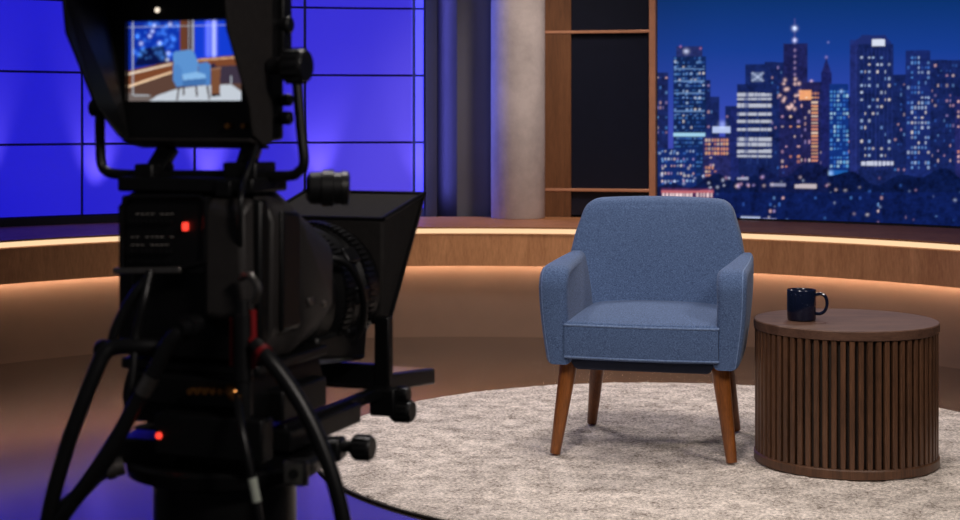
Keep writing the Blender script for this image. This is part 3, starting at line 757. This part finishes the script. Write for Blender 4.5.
# viewfinder top mount
MB().box((0.0, 0.03, 0.994), (0.245, 0.12, 0.024)).box((-0.09, 0.03, 1.006), (0.035, 0.07, 0.040)).box((0.085, 0.03, 1.008), (0.06, 0.07, 0.044)).build('viewfinder_base', M['black'], tv, bevel=0.004)
p = Lv(224, 189, -0.03); MB().box((p.x, -0.03, p.z), (0.028, 0.012, 0.026)).build('base_bracket', M['darkmetal'], tv, bevel=0.003)
for (xa, ya, xb, yb) in ((170, 146, 146, 186), (253, 144, 239, 186)):
    MB().bar(Lv(xa, ya, 0.035), Lv(xb, yb, 0.03), 0.026, 0.030).build('viewfinder_strut', M['darkmetal'], tv, bevel=0.004)
# yoke
yk = MB()
ypts = [Lv(100, 100, 0.02), Lv(100, 130, 0.02), Lv(101, 160, 0.02), Lv(105, 170, 0.02), Lv(116, 174, 0.02), Lv(150, 175, 0.02), Lv(220, 175.5, 0.03), Lv(285, 176, 0.03), Lv(298, 172, 0.03), Lv(304, 162, 0.03), Lv(301, 130, 0.03), Lv(296, 68, 0.03)]
ysm = []
yk.tube(ypts, 0.0085, 10, False, 4); yo = yk.build('viewfinder_yoke', M['black'], tv)
kz = Lv(290, 66, 0.03)
knob(Vector((0.122, 0.03, kz.z)), (1, 0, 0), 0.027, kz.x - 0.122 + 0.030, yo, 'pivot_knob')
kl = Lv(99, 108, 0.02); MB().cyl((kl.x - 0.012, 0.02, kl.z), (kl.x + 0.03, 0.02, kl.z), 0.014, 0.016, 20).build('pivot_stub', M['rubber'], yo)
MB().prof(Lv(306, 188, 0.10), Lv(350, 188, 0.13), [(0, 0.018), (0.1, 0.026), (0.35, 0.027), (0.37, 0.030), (0.62, 0.030), (0.64, 0.0265), (0.8, 0.0265), (0.82, 0.0285), (0.96, 0.0275), (1, 0.021)], 32).build('pan_motor', M['rubber'], yo, angle=25)
# viewfinder
UL, UR = -0.172, 0.110
ZB, ZT = Lv(160, 143, -0.02).z, 1.315
# housing behind the screen
vf = MB().sections([[(UL + 0.03, 0.03, ZB - 0.002), (UR - 0.004, 0.03, ZB - 0.002), (UR - 0.004, 0.03, ZT), (UL + 0.004, 0.03, ZT)], [(UL + 0.02, 0.085, ZB + 0.01), (UR + 0.008, 0.085, ZB + 0.004), (UR + 0.008, 0.085, ZT), (UL + 0.02, 0.085, ZT)], [(UL + 0.05, 0.13, ZB + 0.03), (UR - 0.03, 0.13, ZB + 0.03), (UR - 0.03, 0.13, ZT - 0.02), (UL + 0.05, 0.13, ZT - 0.02)]]).build('viewfinder', M['black'], tv, bevel=0.006)
s0, s1 = Lv(127, 22, 0.022), Lv(131, 101, 0.022)
sxl, sxr, szt, szb = Lv(128.5, 60, 0.022).x, Lv(243, 90, 0.022).x, s0.z, s1.z
# bezel
bz = MB()
for (xa, xb, za, zb_) in ((UL + 0.004, sxl - 0.001, ZB + 0.03, ZT), (sxr + 0.001, UR - 0.002, ZB - 0.002, ZT), (sxl - 0.001, sxr + 0.001, szt + 0.001, ZT), (sxl - 0.001, sxr + 0.001, ZB - 0.002, szb - 0.001)):
    xa = max(xa, UL + 0.006)
    bz.box(((xa + xb) / 2, 0.022, (za + zb_) / 2), (xb - xa, 0.016, zb_ - za))
bz.build('bezel', M['black'], vf)
p = Lv(157, 10, 0.012); MB().ball((p.x, 0.013, p.z), 0.0042, 8).build('indicator_light', M['warmled'], vf)['label'] = 'small glowing white indicator light'
for xx_ in (229, 245):
    p = Lv(xx_, 126, 0.012); MB().prof((p.x, 0.014, p.z), (p.x, 0.004, p.z), [(0, 0.0052), (0.7, 0.0052), (1, 0.004)], 14).build('control_dial', M['brass'], vf)
# hood: thick cloth-covered panels, longer at the top
T_ = 0.006
def plate(pts, nrm, th=T_):
    nrm = Vector(nrm); return [[Vector(p) for p in pts], [Vector(p) + nrm * th for p in pts]]
vt, vb = -0.105, -0.012
hd = MB()
side = lambda u: [(u, vt, ZT), (u, vt + 0.012, 1.235), (u, vb - 0.012, 1.12), (u, vb, ZB + 0.012), (u, 0.02, ZB - 0.004), (u, 0.05, ZB), (u, 0.05, ZT)]
hl = MB(); hd.sections(plate(side(UR), (1, 0, 0))); hl.sections(plate([(UL + (0.0 if z > 1.13 else 0.010 if z > 1.1 else 0.045), v, z) for u, v, z in side(UL)], (-1, 0, 0)))
hd.sections(plate([(UL + 0.045, vb + 0.004, ZB + 0.008), (UR, vb, ZB + 0.008), (UR, 0.05, ZB - 0.004), (UL + 0.045, 0.05, ZB - 0.004)], (0, 0, -1)))
hd.sections(plate([(UL, vt, ZT), (UR, vt, ZT), (UR, 0.05, ZT), (UL, 0.05, ZT)], (0, 0, 1)))
hd.build('viewfinder_hood', M['cloth'], vf, bevel=0.002); hl.build('hood_flap', M['black'], vf, bevel=0.002)
for (px_, py_, r_) in ((277, 25, 0.014), (277, 100, 0.010), (277, 118, 0.011)):
    p = Lv(px_ - 4, py_, 0.08); MB().prof((UR + 0.004, 0.08, p.z), (UR + 0.024, 0.08, p.z), [(0, r_ * 0.9), (0.3, r_), (0.9, r_), (1, r_ * 0.8)], 20).build('side_knob', M['rubber'], vf, bevel=0.002)
MB().box((UR + 0.010, 0.085, 1.26), (0.010, 0.03, 0.12)).build('side_bracket', M['rubber'], vf, bevel=0.002)
# live picture in the viewfinder
nx_, ny_ = 200, 150
gx = np.linspace(sxl, sxr, nx_); gz_ = np.linspace(szt, szb, ny_)
UU, ZZ = np.meshgrid(gx, gz_)
GX = 64 + (UU - sxl) / (sxr - sxl) * 640; GY = 42 + (szt - ZZ) / (szt - szb) * 428
im = np.zeros((ny_, nx_, 3))
def poly(pts, col, al=1.0):
    ins = np.zeros(GX.shape, bool); n_ = len(pts)
    for i in range(n_):
        (x1, y1), (x2, y2) = pts[i], pts[(i + 1) % n_]
        cnd = (y1 > GY) != (y2 > GY)
        ins ^= cnd & (GX < (x2 - x1) * (GY - y1) / ((y2 - y1) or 1e-9) + x1)
    im[ins] = im[ins] * (1 - al) + lin(col) * al
def blob(x, y, r, col, k=1.0):
    d = np.exp(-((GX - x) ** 2 + (GY - y) ** 2) / (r * r)); im[:] = im + d[..., None] * lin(col) * k
poly([(0, 0), (800, 0), (800, 330), (0, 330)], (14, 42, 150))
poly([(100, 70), (355, 60), (355, 240), (100, 280)], (12, 50, 170)); poly([(130, 190), (260, 170), (300, 270), (100, 280)], (8, 18, 70))
for _ in range(60): blob(rng.uniform(95, 350), rng.uniform(50, 250), rng.uniform(5, 13), (80, 150, 255), rng.uniform(.2, .7))
for x, y in ((185, 120), (210, 65), (135, 160), (240, 160), (300, 60), (285, 250), (290, 215), (200, 95)): blob(x, y, 9, (225, 235, 255), .8)
poly([(436, 50), (720, 50), (720, 245), (436, 250)], (20, 60, 210)); 
for x, k in ((515, .9), (545, 1.2), (600, .4)): blob(x, 150, 16, (160, 170, 255), 0); 
for yv in range(50, 245, 14): blob(512, yv, 14, (120, 130, 255), .45); blob(545, yv, 12, (200, 205, 255), .6)
poly([(355, 40), (398, 40), (398, 250), (355, 262)], (104, 60, 42)); poly([(398, 40), (434, 40), (434, 240), (398, 240)], (70, 46, 44)); poly([(402, 40), (408, 40), (408, 205), (402, 205)], (210, 220, 235), .8); poly([(424, 40), (432, 40), (432, 220), (424, 220)], (190, 200, 225), .7)
poly([(64, 306), (310, 258), (620, 232), (720, 228), (720, 480), (64, 480)], (92, 66, 56))
poly([(64, 306), (310, 262), (620, 236), (720, 230), (720, 290), (610, 284), (310, 320), (64, 395)], (122, 70, 44))
poly([(64, 318), (310, 268), (310, 277), (64, 330)], (246, 222, 196), .95); poly([(450, 250), (720, 236), (720, 243), (450, 258)], (240, 190, 150), .8)
poly([(64, 385), (310, 311), (310, 321), (64, 398)], (255, 216, 176), .95)
poly([(525, 290), (720, 282), (720, 380), (525, 380)], (60, 50, 66))
poly([(180, 470), (230, 440), (330, 408), (470, 390), (640, 385), (720, 440), (720, 480), (180, 480)], (196, 204, 214))
poly([(64, 425), (200, 440), (180, 480), (64, 480)], (120, 112, 110), .7)
poly([(528, 300), (580, 294), (576, 440), (530, 440)], (122, 78, 54)); poly([(526, 300), (582, 292), (582, 302), (526, 308)], (150, 108, 84)); poly([(530, 436), (578, 432), (580, 446), (528, 448)], (40, 36, 44)); poly([(530, 275), (550, 273), (550, 297), (530, 298)], (30, 30, 60))
for pts in ([(346, 390), (356, 390), (342, 470), (334, 470)], [(500, 384), (512, 384), (524, 464), (516, 466)], [(372, 395), (382, 395), (380, 440), (372, 440)], [(440, 395), (450, 395), (456, 446), (446, 448)]): poly(pts, (60, 40, 34))
poly([(316, 216), (330, 205), (412, 198), (432, 208), (458, 268), (452, 330), (352, 340), (320, 290)], (92, 146, 208))
poly([(318, 282), (345, 274), (366, 300), (372, 390), (338, 398), (316, 360)], (82, 134, 198)); poly([(458, 272), (505, 264), (526, 280), (524, 384), (500, 392), (456, 330)], (78, 130, 196))
poly([(368, 330), (448, 316), (496, 330), (500, 352), (372, 362)], (134, 184, 232)); poly([(370, 360), (500, 350), (500, 388), (372, 394)], (66, 112, 172))
for x0_, x1_, y0_, y1_ in ((86, 91, 42, 440), (64, 660, 68, 72), (96, 180, 438, 442), (634, 640, 340, 382)): poly([(x0_, y0_), (x1_, y0_), (x1_, y1_), (x0_, y1_)], (215, 225, 235), .65)
im = blur(im)
P3 = np.stack([UU, np.full_like(UU, 0.0225), ZZ], -1)
picture_mesh('viewfinder_screen', P3, im, M['vfscreen'], vf)
# ------------------------------------------------------------------ pan head and pedestal
pd = tag(empty('camera_pedestal', TO, -TA), 'black pan head and pedestal column carrying the studio camera, with a red indicator', 'camera support')
def LB(xa, xb, ya, yb, v):       # block limits from its drawn outline at depth v
    a_, b_ = Lv(xa, yb, v), Lv(xb, ya, v); return a_.x, b_.x, a_.z, b_.z
def block(mb, lim, v0, v1): return mb.box(((lim[0] + lim[1]) / 2, (v0 + v1) / 2, (lim[2] + lim[3]) / 2), (lim[1] - lim[0], v1 - v0, lim[3] - lim[2]))
a_ = LB(133, 215, 409, 430, -0.06)
hdm = block(MB(), (a_[0], 0.09, a_[2] + 0.001, 0.6135), -0.06, 0.14)
hdm.build('tilt_head', M['cloth'], pd, bevel=0.004)
a_ = LB(154, 262, 421, 455, -0.10)
eb = block(MB(), (a_[0], a_[1], a_[2], a_[3]), -0.10, -0.062).build('encoder_box', M['black'], pd, bevel=0.004)
p = Lv(158, 436, -0.104); MB().ball((p.x, -0.1015, p.z), 0.0052, 8).build('indicator_light', M['redled'], eb)['label'] = 'glowing red indicator light'
a_ = LB(122, 160, 441, 464, -0.05)
MB().box(((a_[0] - 0.02) / 2 + 0.0, 0.03, (a_[2] + a_[3]) / 2), (0.02 - a_[0], 0.16, a_[3] - a_[2])).build('pan_arm', M['black'], pd, bevel=0.005)
zt_ = Lv(140, 466, -0.08).z; zb_ = Lv(140, 489, -0.08).z; xc_ = 0.03
MB().prof((xc_, 0.05, zb_), (xc_, 0.05, zt_), [(0, 0.125), (0.25, 0.135), (0.3, 0.155), (0.85, 0.158), (1, 0.152)], 56).build('pan_drum', M['black'], pd, angle=25)
MB().prof((xc_, 0.05, 0.03), (xc_, 0.05, zb_), [(0, 0.13), (0.72, 0.13), (0.73, 0.115), (1, 0.115)], 48).build('column', M['black'], pd, angle=25)
MB().prof((xc_, 0.05, 0.001), (xc_, 0.05, 0.03), [(0, 0.30), (0.7, 0.30), (1, 0.28)], 56).build('base_plate', M['black'], pd, bevel=0.003)
MB().box((0.045, 0.045, (zt_ + 0.575) / 2), (0.10, 0.14, 0.575 - zt_ + 0.02)).build('neck', M['black'], pd, bevel=0.004)
cb = Lv(296, 473, -0.075)
MB().box(cb, (0.040, 0.016, 0.038)).build('clamp_block', M['metal'], pd, bevel=0.005)
MB().cyl(cb + Vector((0, -0.008, 0)), cb + Vector((0, -0.0105, 0)), 0.008, 0.008, 18).build('bolt', M['rubber'], pd)
MB().bar(cb + Vector((0, 0.006, 0.0)), cb + Vector((-0.02, 0.05, 0)), 0.03, 0.02).build('clamp_stub', M['black'], pd)
# ------------------------------------------------------------------ cables
def cable(name, label, pts, r, mat='rubber', parent=tv):
    P = [Lv(*p) for p in pts]
    o = MB().tube(P, r, 12, False, 8).build(name, M[mat], parent); o['label'] = label
    return o, P
def boot(o, P, i, j, r, mat, name='plug'):
    a_, b_ = P[i], P[i] + (P[j] - P[i]).normalized() * 0.045
    MB().prof(a_, b_, [(0, r * 1.3), (0.3, r * 1.35), (0.34, r * 1.55), (0.6, r * 1.55), (0.64, r * 1.2), (1, r * 1.05)], 18).build(name, M[mat], o, angle=25)
o, P = cable('cable', 'thick black cable elbowing out at the left edge of the studio camera and dropping out of frame', [(168, 346, -0.07), (140, 346, -0.09), (116, 347, -0.10), (104, 354, -0.11), (94, 375, -0.12), (82, 405, -0.13), (66, 450, -0.14), (50, 510, -0.15), (40, 580, -0.15)], 0.0125)
MB().ball(P[2] + Vector((-0.022, 0, -0.006)), 0.017, 8).build('elbow_joint', M['darkmetal'], o)
o, P = cable('cable', 'thick black cable sweeping from the middle of the camera back down past the red indicator', [(197, 324, -0.07), (184, 328, -0.10), (168, 345, -0.11), (152, 376, -0.115), (134, 408, -0.12), (112, 446, -0.13), (88, 482, -0.14), (60, 520, -0.15), (30, 575, -0.15)], 0.0125)
boot(o, P, 0, 1, 0.0125, 'darkmetal'); a_, b_ = P[3], P[3] + (P[4] - P[3]).normalized() * 0.05
MB().prof(P[3], P[3] + (P[4] - P[3]) * 0.55, [(0, 0.0135), (1, 0.0135)], 14).build('metal_collar', M['metal'], o)
o, P = cable('cable', 'thinner black cable hanging down left of the red indicator', [(150, 272, -0.065), (144, 300, -0.085), (136, 335, -0.09), (133, 370, -0.10), (128, 410, -0.11), (118, 445, -0.12), (100, 474, -0.13), (76, 496, -0.14), (40, 540, -0.15)], 0.0070)
o, P = cable('cable', 'black cable with a shiny steel plug pushed into the left side of the pan head', [(124, 465, -0.05), (112, 468, -0.06), (98, 476, -0.08), (84, 490, -0.10), (60, 512, -0.13), (40, 560, -0.15)], 0.0115, 'rubber', pd)
boot(o, P, 0, 1, 0.0115, 'metal')
o, P = cable('cable', 'black cable with a red boot curving down the right side of the camera', [(255, 344, -0.09), (268, 358, -0.10), (284, 378, -0.10), (302, 406, -0.10), (318, 438, -0.10), (331, 472, -0.10), (340, 505, -0.10), (347, 545, -0.10), (352, 600, -0.10)], 0.0120)
MB().prof(P[0] - (P[1] - P[0]) * 0.3, P[0] + (P[1] - P[0]) * 0.75, [(0, 0.006), (0.3, 0.010), (1, 0.0142)], 16).build('red_boot', M['red'], o)['label'] = 'red rubber boot'
o, P = cable('cable', 'black cable marked with a strip of white tape hanging down the middle of the camera', [(231, 388, -0.075), (237, 402, -0.11), (241, 425, -0.14), (246, 450, -0.15), (252, 478, -0.15), (257, 503, -0.15), (261, 535, -0.15), (264, 590, -0.15)], 0.0062)
boot(o, P, 0, 1, 0.0062, 'brass')
MB().prof(P[4], P[5] - (P[5] - P[4]) * 0.05, [(0, 0.0070), (1, 0.0070)], 14).build('white_tape', M['white'], o)['label'] = 'strip of white tape'
o, P = cable('cable', 'short black lead looping below the control panel at the left of the camera', [(150, 278, -0.065), (138, 290, -0.075), (126, 308, -0.08), (116, 328, -0.085), (112, 344, -0.085)], 0.0085)
o, P = cable('cable', 'thin black cable running up from the body to the viewfinder beside the yoke', [(241, 268, -0.03), (240, 230, -0.062), (241, 200, -0.066), (244, 182, -0.04), (250, 166, -0.02), (256, 146, 0.01)], 0.0045)
# ------------------------------------------------------------------ lights
def area(name, loc, target, size, power, col, spread=180, sy=None):
    l = bpy.data.lights.new(name, 'AREA'); l.energy = power; l.color = col; l.shape = 'RECTANGLE'; l.size = size; l.size_y = sy or size
    l.spread = math.radians(spread)
    o = bpy.data.objects.new(name, l); o.location = loc
    o.rotation_euler = (Vector(target) - Vector(loc)).to_track_quat('-Z', 'Y').to_euler(); COL.objects.link(o); return o
def spot(name, loc, target, power, col, angle, blend=0.6, rad=0.05):
    l = bpy.data.lights.new(name, 'SPOT'); l.energy = power; l.color = col; l.spot_size = math.radians(angle); l.spot_blend = blend; l.shadow_soft_size = rad
    o = bpy.data.objects.new(name, l); o.location = loc
    o.rotation_euler = (Vector(target) - Vector(loc)).to_track_quat('-Z', 'Y').to_euler(); COL.objects.link(o); return o
spot('key_lamp', (-0.5, 2.2, 3.0), (0.62, 5.2, 0.35), 265, (1.0, 0.91, 0.84), 46, 0.7, 0.35)
spot('fill_lamp', (2.3, 2.4, 3.1), (0.7, 5.2, 0.35), 220, (1.0, 0.91, 0.84), 46, 0.7, 0.35)
spot('top_lamp', (0.55, 4.85, 4.2), (0.6, 5.2, 0.2), 190, (1.0, 0.92, 0.86), 46, 0.8, 0.3)
spot('back_lamp', (-0.6, 7.6, 3.7), (0.5, 5.3, 0.1), 190, (1.0, 0.92, 0.86), 50, 0.7, 0.30)
spot('back_lamp', (1.9, 7.5, 3.7), (0.75, 5.3, 0.1), 190, (1.0, 0.92, 0.86), 50, 0.7, 0.30)
spot('column_lamp', (1.1, 6.6, 3.6), (0.2, 8.4, 0.75), 330, (1.0, 0.88, 0.82), 40, 0.8, 0.2)
spot('counter_lamp', (0.3, 5.2, 3.6), (0.3, 7.8, 0.50), 95, (1.0, 0.86, 0.76), 80, 0.8, 0.3)
area('blue_spill', (-0.372, 8.54, 1.5), (0.15, 8.60, 1.5), 0.04, 6.0, (0.14, 0.2, 1.0), 180, 1.9)  # added strip standing in for the blue wall's spill on the column
area('niche_fill', (-0.268, 8.80, 1.5), (-0.15, 8.80, 1.5), 0.03, 2.2, (0.2, 0.2, 1.0), 180, 1.7)  # unseen strip added behind the jamb to tint the pilaster chamfer blue
spot('camera_fill', (1.3, 0.4, 2.5), (-0.33, 2.7, 0.85), 110, (1.0, 0.9, 0.84), 26, 0.6, 0.25)  # unseen spot added so the dark studio camera shows its details
spot('camera_fill', (-0.15, 3.7, 3.4), (-0.32, 2.75, 0.9), 95, (1.0, 0.93, 0.9), 26, 0.6, 0.12)  # unseen overhead spot added for highlights along the camera's top edges
for k in range(1, 7):
    th_ = edges[k + 1] + 0.020
    p = pol(RB - 0.13, th_, 0.57)
    spot('streak_spot', p, pol(RB + 0.02, th_, 1.18), 24.0, (0.50, 0.40, 1.0), 42, 1.0, 0.03)  # spot added to throw a bright streak up the backlit panels, no fixture there
p = pol(RB - 0.13, edges[0] - 0.012, 0.57)
spot('streak_spot', p, pol(RB + 0.02, edges[0] - 0.012, 1.18), 9.0, (0.50, 0.40, 1.0), 42, 1.0, 0.03)  # same added streak at the right end of the panels
w = bpy.data.worlds.new('studio'); SC.world = w; w.use_nodes = True
w.node_tree.nodes['Background'].inputs['Color'].default_value = (0.9, 0.88, 1.0, 1); w.node_tree.nodes['Background'].inputs['Strength'].default_value = 0.025
# ------------------------------------------------------------------ camera
cam = bpy.data.cameras.new('camera'); co = bpy.data.objects.new('camera', cam); COL.objects.link(co)
co.location = (0, 0, EYE); co.rotation_euler = (PI / 2, 0, 0)
cam.sensor_width = 36; cam.sensor_fit = 'HORIZONTAL'; cam.lens = FPX / 960 * 36
cam.shift_y = -(260 - HZ) / 960; cam.clip_start = 0.05
cam.dof.use_dof = True; cam.dof.focus_distance = 5.02; cam.dof.aperture_fstop = 4.8
SC.camera = co
SC.view_settings.view_transform = 'Standard'; SC.view_settings.look = 'None'; SC.view_settings.exposure = 0; SC.view_settings.gamma = 1
SC.view_settings.use_curve_mapping = False
